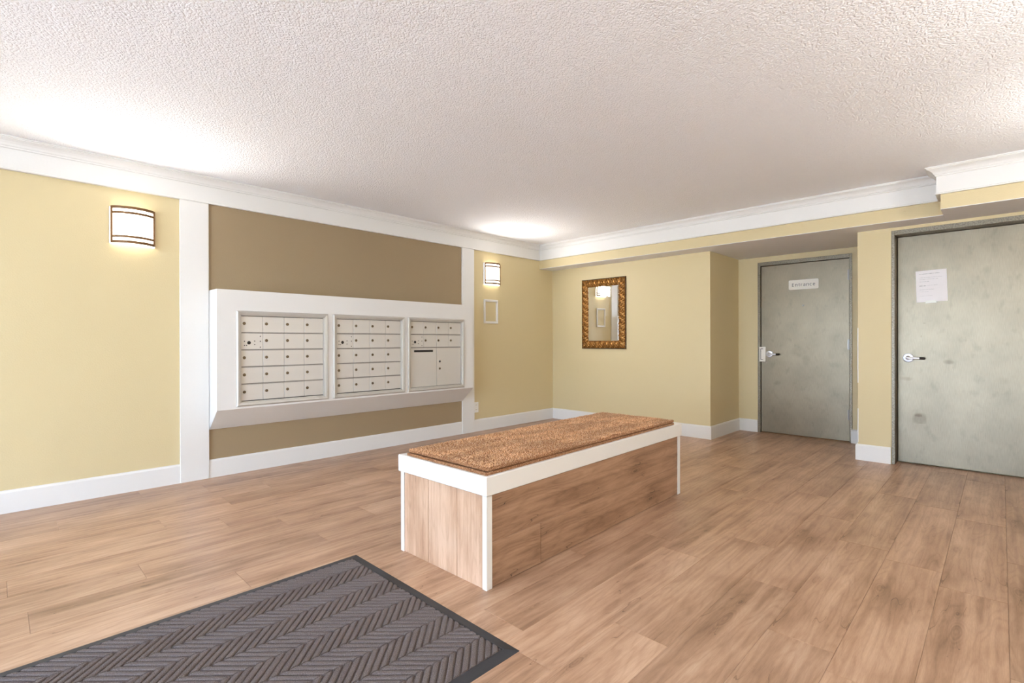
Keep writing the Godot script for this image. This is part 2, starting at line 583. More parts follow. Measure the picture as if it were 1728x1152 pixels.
func build_trim() -> void:
	# skirting on the mailbox wall: before, between and after the pilasters
	var runs := [[ZF, -1.030], [-1.233, -3.953], [-4.145, ZW]]
	var bl := thing("baseboard_left", Vector3(XW, 0, -2.2), "white skirting board along the mailbox wall", "baseboard", "", "structure")
	for r in runs:
		var st := mb()
		run(st, baseboard_prof(), Vector3(0.001, 0, r[0] + 2.2), Vector3(0.001, 0, r[1] + 2.2), Vector3(1, 0, 0), 0.0, -1.0 if r[1] == ZW else 0.0)
		obj("board", st, M.white, bl)
	var bb := thing("baseboard_back", Vector3(0, 0, ZW), "white skirting board under the mirror and round the alcove", "baseboard", "", "structure")
	var segs := [
		[Vector3(XW, 0, 0.001), Vector3(XJ, 0, 0.001), Vector3(0, 0, 1), 1.0, 1.0],
		[Vector3(XJ + 0.001, 0, 0), Vector3(XJ + 0.001, 0, ZL - ZW), Vector3(1, 0, 0), -1.0, -1.0],
		[Vector3(XJ, 0, ZL - ZW + 0.001), Vector3(-2.152, 0, ZL - ZW + 0.001), Vector3(0, 0, 1), 1.0, 0.0],
		[Vector3(-1.182, 0, ZL - ZW + 0.001), Vector3(XP, 0, ZL - ZW + 0.001), Vector3(0, 0, 1), 0.0, -1.0],
		[Vector3(XP - 0.001, 0, ZL - ZW), Vector3(XP - 0.001, 0, 0), Vector3(-1, 0, 0), 1.0, 1.0],
		[Vector3(XP, 0, 0.001), Vector3(-0.722, 0, 0.001), Vector3(0, 0, 1), -1.0, 0.0],
		[Vector3(0.29, 0, 0.001), Vector3(XR, 0, 0.001), Vector3(0, 0, 1), 0.0, 0.0]]
	for s in segs:
		var st := mb()
		run(st, baseboard_prof(), s[0], s[1], s[2], s[3], s[4])
		obj("board", st, M.white, bb)
	# frieze board with crown moulding
	var h := YC - YF
	var crown := [Vector2(0, 0), Vector2(0.030, 0), Vector2(0.030, 0.008), Vector2(0.024, 0.013), Vector2(0.024, h - 0.070), Vector2(0.032, h - 0.066), Vector2(0.032, h - 0.058), Vector2(0.040, h - 0.052), Vector2(0.046, h - 0.040), Vector2(0.058, h - 0.028), Vector2(0.072, h - 0.020), Vector2(0.080, h - 0.016), Vector2(0.080, h - 0.010), Vector2(0.088, h - 0.008), Vector2(0.088, h - 0.0005), Vector2(0, h - 0.0005)]
	var st2 := mb()
	run(st2, crown, Vector3(XW, YF, ZF), Vector3(XW, YF, ZM), Vector3(1, 0, 0), -1.0, -1.0)
	struct("trim_1", st2, M.white, "white frieze and crown moulding above the mailboxes", "moulding")
	st2 = mb()
	run(st2, crown, Vector3(XW, YF, ZM), Vector3(X2, YF, ZM), Vector3(0, 0, 1), 1.0, -1.0)
	struct("trim_2", st2, M.white, "white crown moulding along the beam above the mirror", "moulding")
	st2 = mb()
	run(st2, crown, Vector3(X2, YF, ZM), Vector3(X2, YF, ZN), Vector3(-1, 0, 0), 1.0, 1.0)
	run(st2, crown, Vector3(X2, YF, ZN), Vector3(XR, YF, ZN), Vector3(0, 0, 1), -1.0, -1.0)
	run(st2, crown, Vector3(XR, YF, ZN), Vector3(XR, YF, ZF), Vector3(-1, 0, 0), 1.0, 0.0)
	struct("trim_3", st2, M.white, "white crown moulding stepping out round the deeper beam", "moulding")
	# pilasters
	var st := mb()
	bx(st, Vector3(XW, 0, -1.030), Vector3(XA + 0.004, YF, -1.233), 0.002)
	struct("trim_4", st, M.white, "flat white pilaster between a sconce and the brown panel", "pilaster")
	st = mb()
	bx(st, Vector3(XW, 0, -3.953), Vector3(XA + 0.004, YF, -4.145), 0.002)
	struct("trim_5", st, M.white, "flat white pilaster next to the wall outlet", "pilaster")
	# brown panels above and below the mailbox housing
	st = mb()
	bx(st, Vector3(XW, 1.45, -1.233), Vector3(XW + 0.006, YF, -3.953))
	tag(obj("wall_panel", st, M.brown), "matt brown panel above the mailboxes under the frieze", "panel")
	st = mb()
	bx(st, Vector3(XW, 0.15, -1.233), Vector3(XW + 0.006, 0.56, -3.953))
	tag(obj("wall_panel", st, M.brown), "matt brown strip of panel below the mailboxes above the skirting", "panel")

# ------------------------------------------------------------ mailboxes
const XF := -4.483
var units := [[-1.376, -2.160], [-2.206, -2.998], [-3.033, -3.812]]
const UY0 := 0.590
const UY1 := 1.380
func build_housing() -> void:
	var h := thing("mailbox_housing", Vector3(XW, 0.40, -2.59), "white boxed-out housing with a sloping underside that holds the mailboxes", "housing")
	var off := Vector3(XW, 0.40, -2.59)
	var z0 := -1.236
	var z1 := -3.948
	var y0 := 0.574
	var y1 := 1.548
	var st := mb()
	var tk := 0.018
	var hole := 0.020   # the frames cover the edges of the openings
	bx(st, Vector3(XF - tk, UY1 - hole, z0) - off, Vector3(XF, y1, z1) - off)
	bx(st, Vector3(XF - tk, y0, z0) - off, Vector3(XF, UY0 + hole, z1) - off)
	var edges := [z0]
	for u in units:
		edges.append(u[0] - hole)
		edges.append(u[1] + hole)
	edges.append(z1)
	for i in range(0, edges.size(), 2):
		bx(st, Vector3(XF - tk, UY0 + hole, edges[i]) - off, Vector3(XF, UY1 - hole, edges[i + 1]) - off)
	obj("front_panel", st, M.white, h)
	# ends: five-sided boards that follow the slope
	for zz in [[z0, z0 - 0.018, 1.0], [z1 + 0.018, z1, -1.0]]:
		st = mb()
		var prof := [Vector2(0.008, y1), Vector2(XF - XW - tk, y1), Vector2(XF - XW - tk, y0), Vector2(0.012, 0.402), Vector2(0.008, 0.402)]
		for i in prof.size():
			prof[i] = prof[i] - Vector2(0, 0.40)
		run(st, prof, Vector3(0, 0, zz[0] + 2.59), Vector3(0, 0, zz[1] + 2.59), Vector3(1, 0, 0))
		obj("end_panel", st, M.white, h)
	st = mb()
	bx(st, Vector3(XW + 0.008, y1 - 0.018, z0 - 0.018) - off, Vector3(XF - tk, y1, z1 + 0.018) - off)
	obj("top_panel", st, M.white, h)
	st = mb()
	var a := Vector2(XF - XW, y0 - 0.40)
	var b := Vector2(0.022, 0.0)
	var n := Vector2(a.y - b.y, b.x - a.x).normalized() * 0.014
	run(st, [b, a, a - n, b - n + Vector2(0, 0)], Vector3(0, 0, z0 + 2.59), Vector3(0, 0, z1 + 2.59), Vector3(1, 0, 0))
	obj("sloping_underside", st, M.white, h)

func lock_mesh() -> Mesh:
	var st := mb()
	lathe(st, [Vector2(0.0125, 0), Vector2(0.0125, 0.003), Vector2(0.0105, 0.005), Vector2(0.006, 0.005), Vector2(0.005, 0.0035), Vector2(0.0, 0.0035)], Vector3.ZERO, Vector3(1, 0, 0), 14)
	return st.commit()

func box_door(name_: String, y0: float, y1: float, za: float, zb: float, u: Node3D, off: Vector3) -> MeshInstance3D:
	var st := mb()
	var c := Vector3(XF - 0.014, (y0 + y1) * 0.5, (za + zb) * 0.5)
	var hh := (y1 - y0) * 0.5
	var hw := absf(za - zb) * 0.5
	bx(st, Vector3(-0.006, -hh, -hw), Vector3(0, hh, hw), 0.0015)
	var d := obj(name_, st, M.mail, u)
	d.position = c - off
	return d

func build_units() -> void:
	var lk := lock_mesh()
	var labels := ["grey mailbox unit of twenty small doors beside the sconce pilaster", "grey mailbox unit of twenty small doors in the middle of the housing", "grey mailbox unit with an outgoing mail slot and two large doors"]
	for i in 3:
		var za: float = units[i][0]
		var zb: float = units[i][1]
		var off := Vector3(XF, UY0, (za + zb) * 0.5)
		var u := thing("mailbox_unit", off, labels[i], "mailbox", "mailbox units in the white housing")
		# mitred frame: four mouldings
		var fw := 0.040
		var prof := [Vector2(0, 0.0005), Vector2(0.003, 0.009), Vector2(0.012, 0.015), Vector2(0.030, 0.011), Vector2(0.033, 0.004), Vector2(fw, 0.003), Vector2(fw, -0.022), Vector2(fw - 0.004, -0.022), Vector2(fw - 0.004, 0.0005)]
		var q := [Vector3(0, 0, za - off.z), Vector3(0, 0, zb - off.z), Vector3(0, UY1 - UY0, zb - off.z), Vector3(0, UY1 - UY0, za - off.z)]
		var inward := [Vector3.UP, Vector3(0, 0, 1), Vector3.DOWN, Vector3(0, 0, -1)]
		for k in 4:
			var st := mb()
			run(st, prof, q[k], q[(k + 1) % 4], inward[k], 1.0, -1.0, Vector3(1, 0, 0))
			obj("frame_rail", st, M.alu, u)
		var st3 := mb()
		bx(st3, Vector3(XF - 0.036, UY0 + fw - 0.004, za - fw + 0.004) - off, Vector3(XF - 0.021, UY1 - fw + 0.004, zb + fw - 0.004) - off)
		obj("back_plate", st3, M.dark, u)
		var ya := UY0 + fw
		var yb := UY1 - fw
		var a := za - fw
		var b := zb + fw
		var rows := 5
		var rh := (yb - ya) / rows
		var cw := (b - a) / 4.0     # negative: columns run away from the first pilaster
		for r in rows:
			if i == 2 and r >= 2:
				break
			var y1 := yb - rh * r - 0.004
			var y0 := yb - rh * (r + 1) + 0.006
			for c in 4:
				var z0 := a + cw * c - 0.0012
				var z1 := a + cw * (c + 1) + 0.0012
				if r == 1 and c == 0:
					var p := box_door("lock_panel", y0, y1, z0, z1, u, off)
					var w := absf(z1 - z0)
					var st := mb()
					lathe(st, [Vector2(0.014, 0), Vector2(0.014, 0.003), Vector2(0.011, 0.004), Vector2(0, 0.004)], Vector3(0, -0.012, w * 0.5 - w * 0.36), Vector3(1, 0, 0), 14)
					obj("master_lock", st, M.dark, p)
					for hh in [[0.16, 0.0], [0.16, -0.034], [0.25, -0.034], [0.62, 0.002], [0.62, -0.028], [0.88, 0.042], [0.88, 0.0], [0.88, -0.05]]:
						st = mb()
						lathe(st, [Vector2(0.0045, 0), Vector2(0.0045, 0.0012), Vector2(0, 0.0012)], Vector3(0, hh[1], w * 0.5 - w * hh[0]), Vector3(1, 0, 0), 8)
						obj("screw", st, M.dark, p)
				else:
					var d := box_door("door", y0, y1, z0, z1, u, off)
					var w := absf(z1 - z0)
					var l := put("lock", lk, M.brass, d)
					l.position = Vector3(0, 0.006, w * 0.5 - w * 0.15)
			if r < rows - 1:
				var st := mb()
				bx(st, Vector3(XF - 0.020, y0 - 0.0082, a) - off, Vector3(XF - 0.0115, y0 - 0.0018, b) - off, 0.001)
				obj("shelf_strip", st, M.rib, u)
		if i == 2:
			var yt := yb - rh * 2 - 0.004
			var zm := a + cw * 2.02
			var p := box_door("outgoing_panel", ya + 0.003, yt, a - 0.002, zm + 0.002, u, off)
			var st := mb()
			bx(st, Vector3(0, 0.165, 0.125), Vector3(0.0012, 0.187, -0.125), 0.0003)
			obj("mail_slot", st, M.black, p)
			var d := box_door("parcel_door", ya + 0.003, yt, zm - 0.002, b + 0.002, u, off)
			var w := absf(zm - b)
			for yy in [0.058, -0.022]:
				var l := put("lock", lk, M.dark if yy > 0 else M.brass, d)
				l.position = Vector3(0, yy, w * 0.5 - w * 0.12)

# ------------------------------------------------------------ doors
func lever(parent: Node3D, at: Vector3) -> void:
	var h := Node3D.new()
	h.name = "lever_handle"
	parent.add_child(h, true)
	h.position = at
	var st := mb()
	lathe(st, [Vector2(0.041, 0), Vector2(0.041, 0.006), Vector2(0.036, 0.011), Vector2(0.020, 0.013), Vector2(0.013, 0.016), Vector2(0.013, 0.045), Vector2(0.010, 0.05), Vector2(0, 0.05)], Vector3.ZERO, Vector3(0, 0, 1), 24)
	obj("rose", st, M.chrome, h)
	st = mb()
	lathe(st, [Vector2(0, -0.012), Vector2(0.011, -0.010), Vector2(0.0125, 0), Vector2(0.011, 0.085), Vector2(0, 0.085)], Vector3(0, 0, 0.045), Vector3(1, -0.03, 0), 14)
	obj("lever_arm", st, M.chrome, h)
	st = mb()
	lathe(st, [Vector2(0.0115, 0.083), Vector2(0.0115, 0.118), Vector2(0.008, 0.123), Vector2(0, 0.123)], Vector3(0, 0, 0.045), Vector3(1, -0.03, 0), 14)
	obj("lever_tip", st, M.dark, h).set_meta("label", "dark end of the lever")

func door_leaf(w: float, h: float, tex: Texture2D, parent: Node3D, at: Vector3) -> MeshInstance3D:
	var st := mb()
	var e := 0.002
	var z := 0.0
	face(st, [Vector3(e, e, z), Vector3(w - e, e, z), Vector3(w - e, h - e, z), Vector3(e, h - e, z)], Vector3(0, 0, 1), [Vector2(0, 1), Vector2(1, 1), Vector2(1, 0), Vector2(0, 0)])
	var c := [Vector3(0, 0, 0), Vector3(w, 0, 0), Vector3(w, h, 0), Vector3(0, h, 0)]
	var f := [Vector3(e, e, 0), Vector3(w - e, e, 0), Vector3(w - e, h - e, 0), Vector3(e, h - e, 0)]
	var nn := [Vector3.DOWN, Vector3.RIGHT, Vector3.UP, Vector3.LEFT]
	for i in 4:
		var j := (i + 1) % 4
		face(st, [f[i], f[j], c[j] - Vector3(0, 0, e), c[i] - Vector3(0, 0, e)], (nn[i] + Vector3(0, 0, 1)).normalized())
		face(st, [c[i] - Vector3(0, 0, e), c[j] - Vector3(0, 0, e), c[j] - Vector3(0, 0, 0.04), c[i] - Vector3(0, 0, 0.04)], nn[i])
	face(st, [c[0] - Vector3(0, 0, 0.04), c[1] - Vector3(0, 0, 0.04), c[2] - Vector3(0, 0, 0.04), c[3] - Vector3(0, 0, 0.04)], Vector3(0, 0, -1))
	var m := mat(Color(0.690, 0.648, 0.582), 0.40, 0.80)
	m.albedo_texture = tex
	var o := obj("door_leaf", st, m, parent)
	o.position = at
	return o

func build_doors() -> void:
	var stain := Color(0.47, 0.42, 0.36)
	# entrance door in the alcove
	var d := thing("door_1", Vector3(-2.117, 0, ZL), "grey steel door with a white Entrance sign in the alcove", "door", "", "structure")
	var w := 0.914
	var h := 2.030
	door_leaf(w, h - 0.012, steel_tex(201, [[0.42, 0.52, 0.10, 0.05, 0.22, stain], [0.52, 0.56, 0.06, 0.03, 0.2, stain], [0.80, 0.53, 0.04, 0.03, 0.2, stain], [0.2, 0.7, 0.05, 0.02, 0.15, stain]]), d, Vector3(0.003, 0.012, -0.012))
	var st := mb()
	bx(st, Vector3(-0.0325, 0, 0.008), Vector3(-0.0005, 2.080, -0.115), 0.002)
	bx(st, Vector3(w + 0.0065, 0, 0.008), Vector3(w + 0.0325 - 0.0065 + 0.006, 2.080, -0.115), 0.002)
	bx(st, Vector3(-0.0005, 2.034, 0.008), Vector3(w + 0.0065, 2.080, -0.115), 0.002)
	obj("door_frame", st, M.steel_frame, d)
	st = mb()
	bx(st, Vector3(0, 0, 0.0), Vector3(w + 0.006, 0.008, -0.115), 0.002)
	obj("threshold", st, mat(Color(0.55, 0.42, 0.30), 0.6), d)
	lever(d, Vector3(0.098, 0.962, -0.011))
	# latch guard
	st = mb()
	bx(st, Vector3(-0.014, 0.868, 0.0095), Vector3(0.058, 1.048, -0.011), 0.002)
	obj("latch_guard", st, M.sign, d)
	st = mb()
	bx(st, Vector3(0.001, 0.888, 0.0098), Vector3(0.006, 1.028, 0.0110), 0.0003)
	bx(st, Vector3(0.001, 1.020, 0.0098), Vector3(0.030, 1.026, 0.0110), 0.0003)
	bx(st, Vector3(0.001, 0.890, 0.0098), Vector3(0.030, 0.896, 0.0110), 0.0003)
	obj("guard_slot", st, M.dark, d)
	st = mb()
	lathe(st, [Vector2(0.011, 0), Vector2(0.011, 0.003), Vector2(0.006, 0.005), Vector2(0, 0.004)], Vector3(0.463, 1.533, -0.012), Vector3(0, 0, 1), 14)
	obj("peephole", st, M.hinge, d)
	for y in [0.303, 1.080, 1.849]:
		st = mb()
		lathe(st, [Vector2(0, 0), Vector2(0.008, 0), Vector2(0.008, 0.115), Vector2(0, 0.115)], Vector3(w + 0.004, y - 0.057, -0.004), Vector3.UP, 12)
		bx(st, Vector3(w - 0.014, y - 0.055, -0.011), Vector3(w + 0.004, y + 0.055, -0.008), 0.0005)
		obj("hinge", st, M.hinge, d)
	# sign
	var s := thing("door_sign", Vector3(-1.652, 1.722, ZL - 0.0118), "white plastic sign reading Entrance on the alcove door", "sign")
	st = mb()
	var pts := []
	var hw := 0.155
	var hh := 0.0565
	for cnr in [[1, 1], [-1, 1], [-1, -1], [1, -1]]:
		for k in 5:
			var a: float = PI * 0.5 * k / 4.0 + [0.0, PI * 0.5, PI, PI * 1.5][[[1, 1], [-1, 1], [-1, -1], [1, -1]].find(cnr)]
			pts.append(Vector2(cnr[0] * (hw - 0.014) + cos(a) * 0.014, hh + cnr[1] * (hh - 0.014) + sin(a) * 0.014))
	run(st, pts, Vector3(0, 0, 0.0), Vector3(0, 0, 0.004), Vector3(1, 0, 0))
	obj("plate", st, M.sign, s)
	var font := SystemFont.new()
	font.font_names = PackedStringArray(["Droid Sans"])
	var fv := FontVariation.new()
	fv.base_font = font
	fv.spacing_glyph = 2
	var tm := TextMesh.new()
	tm.text = "Entrance"
	tm.font = fv
	tm.font_size = 24
	tm.pixel_size = 0.00225
	tm.depth = 0.001
	var t := put("lettering", tm, M.ink, s)
	t.position = Vector3(0, hh - 0.001, 0.0045)
	# plain steel door with the notice
	var zd := -5.820
	var d2 := thing("door_2", Vector3(-0.690, 0, zd), "grey steel door with a paper notice taped to it", "door", "", "structure")
	var rust := Color(0.45, 0.30, 0.22)
	door_leaf(0.940, 2.062, steel_tex(301, [[0.163, 0.803, 0.055, 0.024, 0.5, stain], [0.155, 0.790, 0.03, 0.006, 0.4, Color(0.35, 0.3, 0.27)], [0.176, 0.442, 0.006, 0.010, 0.7, rust], [0.20, 0.385, 0.014, 0.004, 0.3, stain], [0.378, 0.553, 0.04, 0.010, 0.4, stain], [0.06, 0.63, 0.07, 0.012, 0.22, rust], [0.75, 0.62, 0.06, 0.02, 0.15, stain]]), d2, Vector3(0.003, 0.010, -0.010))
	st = mb()
	bx(st, Vector3(-0.026, 0, 0.134), Vector3(-0.002, 2.118, -0.055), 0.002)
	bx(st, Vector3(0.948, 0, 0.134), Vector3(0.975, 2.118, -0.055), 0.002)
	bx(st, Vector3(-0.002, 2.076, 0.134), Vector3(0.948, 2.118, -0.055), 0.002)
	obj("door_frame", st, M.steel_frame, d2)
	lever(d2, Vector3(0.080, 0.965, -0.009))
	# notice
	var nt := thing("paper_notice", Vector3(-0.443, 1.468, zd - 0.0085), "white paper notice taped to the steel door", "notice")
	nt.rotation_degrees.z = 1.6
	var im := Image.create(256, 336, false, Image.FORMAT_RGB8)
	im.fill(Color(0.92, 0.905, 0.90))
	rng.seed = 33
	var lines := [[0.10, 0.66, 0.30, 5], [0.22, 0.74, 0.22, 3], [0.275, 0.60, 0.22, 3], [0.345, 0.30, 0.24, 4], [0.475, 0.20, 0.50, 6], [0.475, 0.58, 0.16, 3], [0.60, 0.46, 0.18, 4], [0.665, 0.28, 0.16, 3], [0.80, 0.40, 0.13, 3]]
	for l in lines:
		var x := 30
		var end := 30 + int(l[1] * 256.0)
		if l[2] == 0.16 and l[0] == 0.475:
			x = 88
		while x < mini(end, 236):
			var ww := rng.randi_range(2, 6)
			var g: float = 0.9 - l[2] * rng.randf_range(0.7, 1.3)
			im.fill_rect(Rect2i(x, int(l[0] * 336), ww, l[3]), Color(g, g, g * 0.99))
			x += ww + (1 if rng.randf() < 0.75 else 5)
	st = mb()
	var pw := 0.107
	var ph := 0.283
	face(st, [Vector3(-pw, 0, 0.0008), Vector3(pw, 0, 0.0008), Vector3(pw, ph, 0.0008), Vector3(-pw, ph, 0.0008)], Vector3(0, 0, 1), [Vector2(0, 1), Vector2(1, 1), Vector2(1, 0), Vector2(0, 0)])
	face(st, [Vector3(-pw, 0, 0), Vector3(pw, 0, 0), Vector3(pw, ph, 0), Vector3(-pw, ph, 0)], Vector3(0, 0, -1), [Vector2.ZERO, Vector2.ZERO, Vector2.ZERO, Vector2.ZERO])
	var pm := mat(Color(1, 1, 1), 0.8)
	pm.albedo_texture = ImageTexture.create_from_image(im)
	obj("sheet", st, pm, nt)
	st = mb()
	bx(st, Vector3(-0.045, -0.010, 0.0009), Vector3(0.030, 0.012, 0.0014))
	obj("tape", st, mat(Color(0.90, 0.90, 0.86), 0.25), nt)

# ------------------------------------------------------------ sconces, mirror, small things
func sconce(at: Vector3, out: Vector3, label: String) -> void:
	# at: the middle of the back on the wall; the shade bows out from the wall
	var s := thing("wall_sconce", at, label, "sconce", "bronze-barred wall sconces")
	var side := Vector3.UP.cross(out)
	var hw := 0.135
	var hh := 0.130
	var deep := 0.075
	var curve := func(t: float, extra: float) -> Vector3:
		var a := t * 1.02
		return side * (sin(a) / sin(1.02) * (hw + extra * 0.3)) + out * (0.012 + deep * (cos(a) - cos(1.02)) / (1.0 - cos(1.02)) + extra)
	var st := mb()
	var lo := out * 0.0 - side * (hw + 0.006) - Vector3(0, hh + 0.008, 0)
	var hi := out * 0.010 + side * (hw + 0.006) + Vector3(0, hh + 0.004, 0)
	bx(st, lo, hi, 0.002)
	obj("back_plate", st, M.white, s)
	# glowing shade
	st = mb()
	var n := 20
	for k in n:
		var t0 := -1.0 + 2.0 * k / n
		var t1 := -1.0 + 2.0 * (k + 1) / n
		var a: Vector3 = curve.call(t0, 0.0)
		var b: Vector3 = curve.call(t1, 0.0)
		var y0 := Vector3(0, -hh - 0.014, 0)
		var y1 := Vector3(0, hh, 0)
		var nn := ((a + b) * 0.5 - out * (-0.05)).normalized()
		face(st, [a + y0, b + y0, b + y1, a + y1], nn)
		var a2 := a - out * a.dot(out) + out * 0.0102
		var b2 := b - out * b.dot(out) + out * 0.0102
		face(st, [a + y1, b + y1, b2 + y1, a2 + y1], Vector3.UP)
		face(st, [a + y0, b + y0, b2 + y0, a2 + y0], Vector3.DOWN)
	obj("glass_shade_lamp", st, M.glow, s)
	# bronze bars
	var bar := func(y0: float, y1: float) -> void:
		var sb := mb()
		for k in n:
			var t0 := 0.925 * (-1.0 + 2.0 * k / n)
			var t1 := 0.925 * (-1.0 + 2.0 * (k + 1) / n)
			var q := []
			for e in [0.002, 0.008]:
				q.append(curve.call(t0, e))
				q.append(curve.call(t1, e))
			var u0 := Vector3(0, y0, 0)
			var u1 := Vector3(0, y1, 0)
			var nn: Vector3 = (q[2] + q[3] + out * 0.1).normalized()
			face(sb, [q[2] + u0, q[3] + u0, q[3] + u1, q[2] + u1], nn)
			face(sb, [q[0] + u0, q[1] + u0, q[1] + u1, q[0] + u1], -nn)
			face(sb, [q[0] + u1, q[1] + u1, q[3] + u1, q[2] + u1], Vector3.UP)
			face(sb, [q[0] + u0, q[1] + u0, q[3] + u0, q[2] + u0], Vector3.DOWN)
		obj("curved_bar", sb, M.bronze, s)
	bar.call(hh - 0.013, hh + 0.006)
	bar.call(hh - 0.050, hh - 0.034)
	bar.call(-hh + 0.034, -hh + 0.050)
	bar.call(-hh - 0.006, -hh + 0.013)
	for sg in [-1.0, 1.0]:
		st = mb()
		var c: Vector3 = curve.call(sg * 0.925, 0.005)
		bx(st, c - side * 0.006 - out * 0.007 + Vector3(0, -hh - 0.004, 0), c + side * 0.006 + out * 0.007 + Vector3(0, hh + 0.004, 0), 0.001)
		obj("end_bar", st, M.bronze, s)
	var l := AreaLight3D.new()
	l.name = "shade_light"
	s.add_child(l)
	l.area_size = Vector2(2.0 * hw, 2.0 * hh)
	l.transform = Transform3D(Basis(Vector3.UP.cross(-out), Vector3.UP, -out), out * 0.102)
	l.light_color = LAMP
	l.light_energy = SCONCE
	l.area_range = 14.0
	l.area_attenuation = 2.0
	l.shadow_enabled = true

func build_mirror() -> void:
	var x0 := -4.160
	var x1 := -3.479
	var y0 := 1.027
	var y1 := 1.954
	var c := Vector3((x0 + x1) * 0.5, y0, ZW)
	var o := thing("wall_mirror", c, "tall mirror in a wide woven gold frame", "mirror")
	var w := x1 - x0
	var h := y1 - y0
	var fw := 0.100
	# woven frame: each side a grid bent over a rounded profile with a diagonal weave standing proud
	var corners := [Vector3(-w * 0.5, 0, 0), Vector3(w * 0.5, 0, 0), Vector3(w * 0.5, h, 0), Vector3(-w * 0.5, h, 0)]
	var ins := [Vector3.UP, Vector3.LEFT, Vector3.DOWN, Vector3.RIGHT]
	for k in 4:
		var p: Vector3 = corners[k]
		var q: Vector3 = corners[(k + 1) % 4]
		var d := (q - p).normalized()
		var len_ := (q - p).length()
		var nu := int(len_ / 0.004)
		var nv := 26
		var grid := []
		for j in nv + 1:
			var r := []
			var v := j / float(nv)
			for i in nu + 1:
				var a := v * fw
				var s := lerpf(a, len_ - a, i / float(nu))
				var sw := s / 0.019
				var tw := a / 0.019
				var weave := (0.5 + 0.5 * cos(PI * (sw + tw))) * (0.5 + 0.5 * cos(PI * (sw - tw) * 0.5))
				var body := 0.012 + 0.022 * sin(PI * clampf(v * 0.92 + 0.06, 0.0, 1.0))
				if j == 0:
					body = 0.0
					weave = 0.0
				if j == nv:
					body = 0.008
					weave = 0.0
				r.append(p + d * s + ins[k] * a + Vector3(0, 0, body + 0.0115 * weave))
			grid.append(r)
		var st := mb()
		st.set_smooth_group(0)
		for j in nv:
			for i in nu:
				var a: Vector3 = grid[j][i]
				var b: Vector3 = grid[j][i + 1]
				var e: Vector3 = grid[j + 1][i + 1]
				var f: Vector3 = grid[j + 1][i]
				for tri in [[a, e, b], [a, f, e]]:
					for vv in tri:
						st.set_uv(Vector2.ZERO)
						st.add_vertex(vv)
		st.generate_normals()
		obj("frame_side", st, M.gold, o)
	var st2 := mb()
	for k in 4:
		var e := 0.008
		var p: Vector3 = corners[k]
		var q: Vector3 = corners[(k + 1) % 4]
		var n: Vector3 = -ins[k]
		var d := (q - p).normalized()
		run(st2, [Vector2(0, 0), Vector2(e, 0), Vector2(e, 0.012), Vector2(0, 0.014)], p, q, n, -1.0, 1.0, Vector3(0, 0, 1))
	obj("frame_rim", st2, M.gold_edge, o)
	# bevelled mirror glass
	st2 = mb()
	var bw := 0.022
	var zi := 0.0105
	var ze := 0.0095
	var gx := w * 0.5 - fw + 0.004
	var a0 := fw - 0.004
	var a1 := h - fw + 0.004
	var ic := [Vector3(-gx + bw, a0 + bw, zi), Vector3(gx - bw, a0 + bw, zi), Vector3(gx - bw, a1 - bw, zi), Vector3(-gx + bw, a1 - bw, zi)]
	var oc := [Vector3(-gx, a0, ze), Vector3(gx, a0, ze), Vector3(gx, a1, ze), Vector3(-gx, a1, ze)]
	face(st2, ic, Vector3(0, 0, 1))
	for k in 4:
		var j := (k + 1) % 4
		var nn: Vector3 = (Vector3(0, 0, bw) - ins[k] * (zi - ze)).normalized()
		face(st2, [ic[k], ic[j], oc[j], oc[k]], nn)
	for k in 4:
		var j := (k + 1) % 4
		face(st2, [oc[k], oc[j], oc[j] * Vector3(1, 1, 0) + Vector3(0, 0, 0.002), oc[k] * Vector3(1, 1, 0) + Vector3(0, 0, 0.002)], -ins[k])
	obj("mirror_glass", st2, M.mirror, o)

func build_small() -> void:
	# empty white frame under the far sconce
	var z0 := -4.322
	var z1 := -4.566
	var y0 := 1.350
	var y1 := 1.657
	var o := thing("picture_frame", Vector3(XW, y0, (z0 + z1) * 0.5), "small empty white frame on the beige wall under a sconce", "frame")
	var prof := [Vector2(0, 0), Vector2(0, 0.012), Vector2(0.004, 0.018), Vector2(0.020, 0.018), Vector2(0.029, 0.010), Vector2(0.029, 0)]
	var hw := (z0 - z1) * 0.5
	var q := [Vector3(0, 0, hw), Vector3(0, 0, -hw), Vector3(0, y1 - y0, -hw), Vector3(0, y1 - y0, hw)]
	var inward := [Vector3.UP, Vector3(0, 0, 1), Vector3.DOWN, Vector3(0, 0, -1)]
	for k in 4:
		var st := mb()
		run(st, prof, q[k], q[(k + 1) % 4], inward[k], 1.0, -1.0, Vector3(1, 0, 0))
		obj("frame_rail", st, M.white, o)
	# wall outlet
	var w := thing("wall_outlet", Vector3(XW, 0.235, -4.188), "white electrical outlet low on the beige wall beside a pilaster", "outlet")
	var st := mb()
	bx(st, Vector3(0, 0, -0.040), Vector3(0.007, 0.130, 0.040), 0.003)
	obj("cover_plate", st, M.white, w)
	for y in [0.036, 0.094]:
		st = mb()
		bx(st, Vector3(0.007, y - 0.017, -0.017), Vector3(0.0085, y + 0.017, 0.017), 0.0006)
		var s := obj("socket", st, M.sign, w)
		st = mb()
		bx(st, Vector3(0.0084, y - 0.006, -0.009), Vector3(0.0088, y + 0.008, -0.006))
		bx(st, Vector3(0.0084, y - 0.006, 0.006), Vector3(0.0088, y + 0.008, 0.009))
		obj("slot", st, M.black, s)

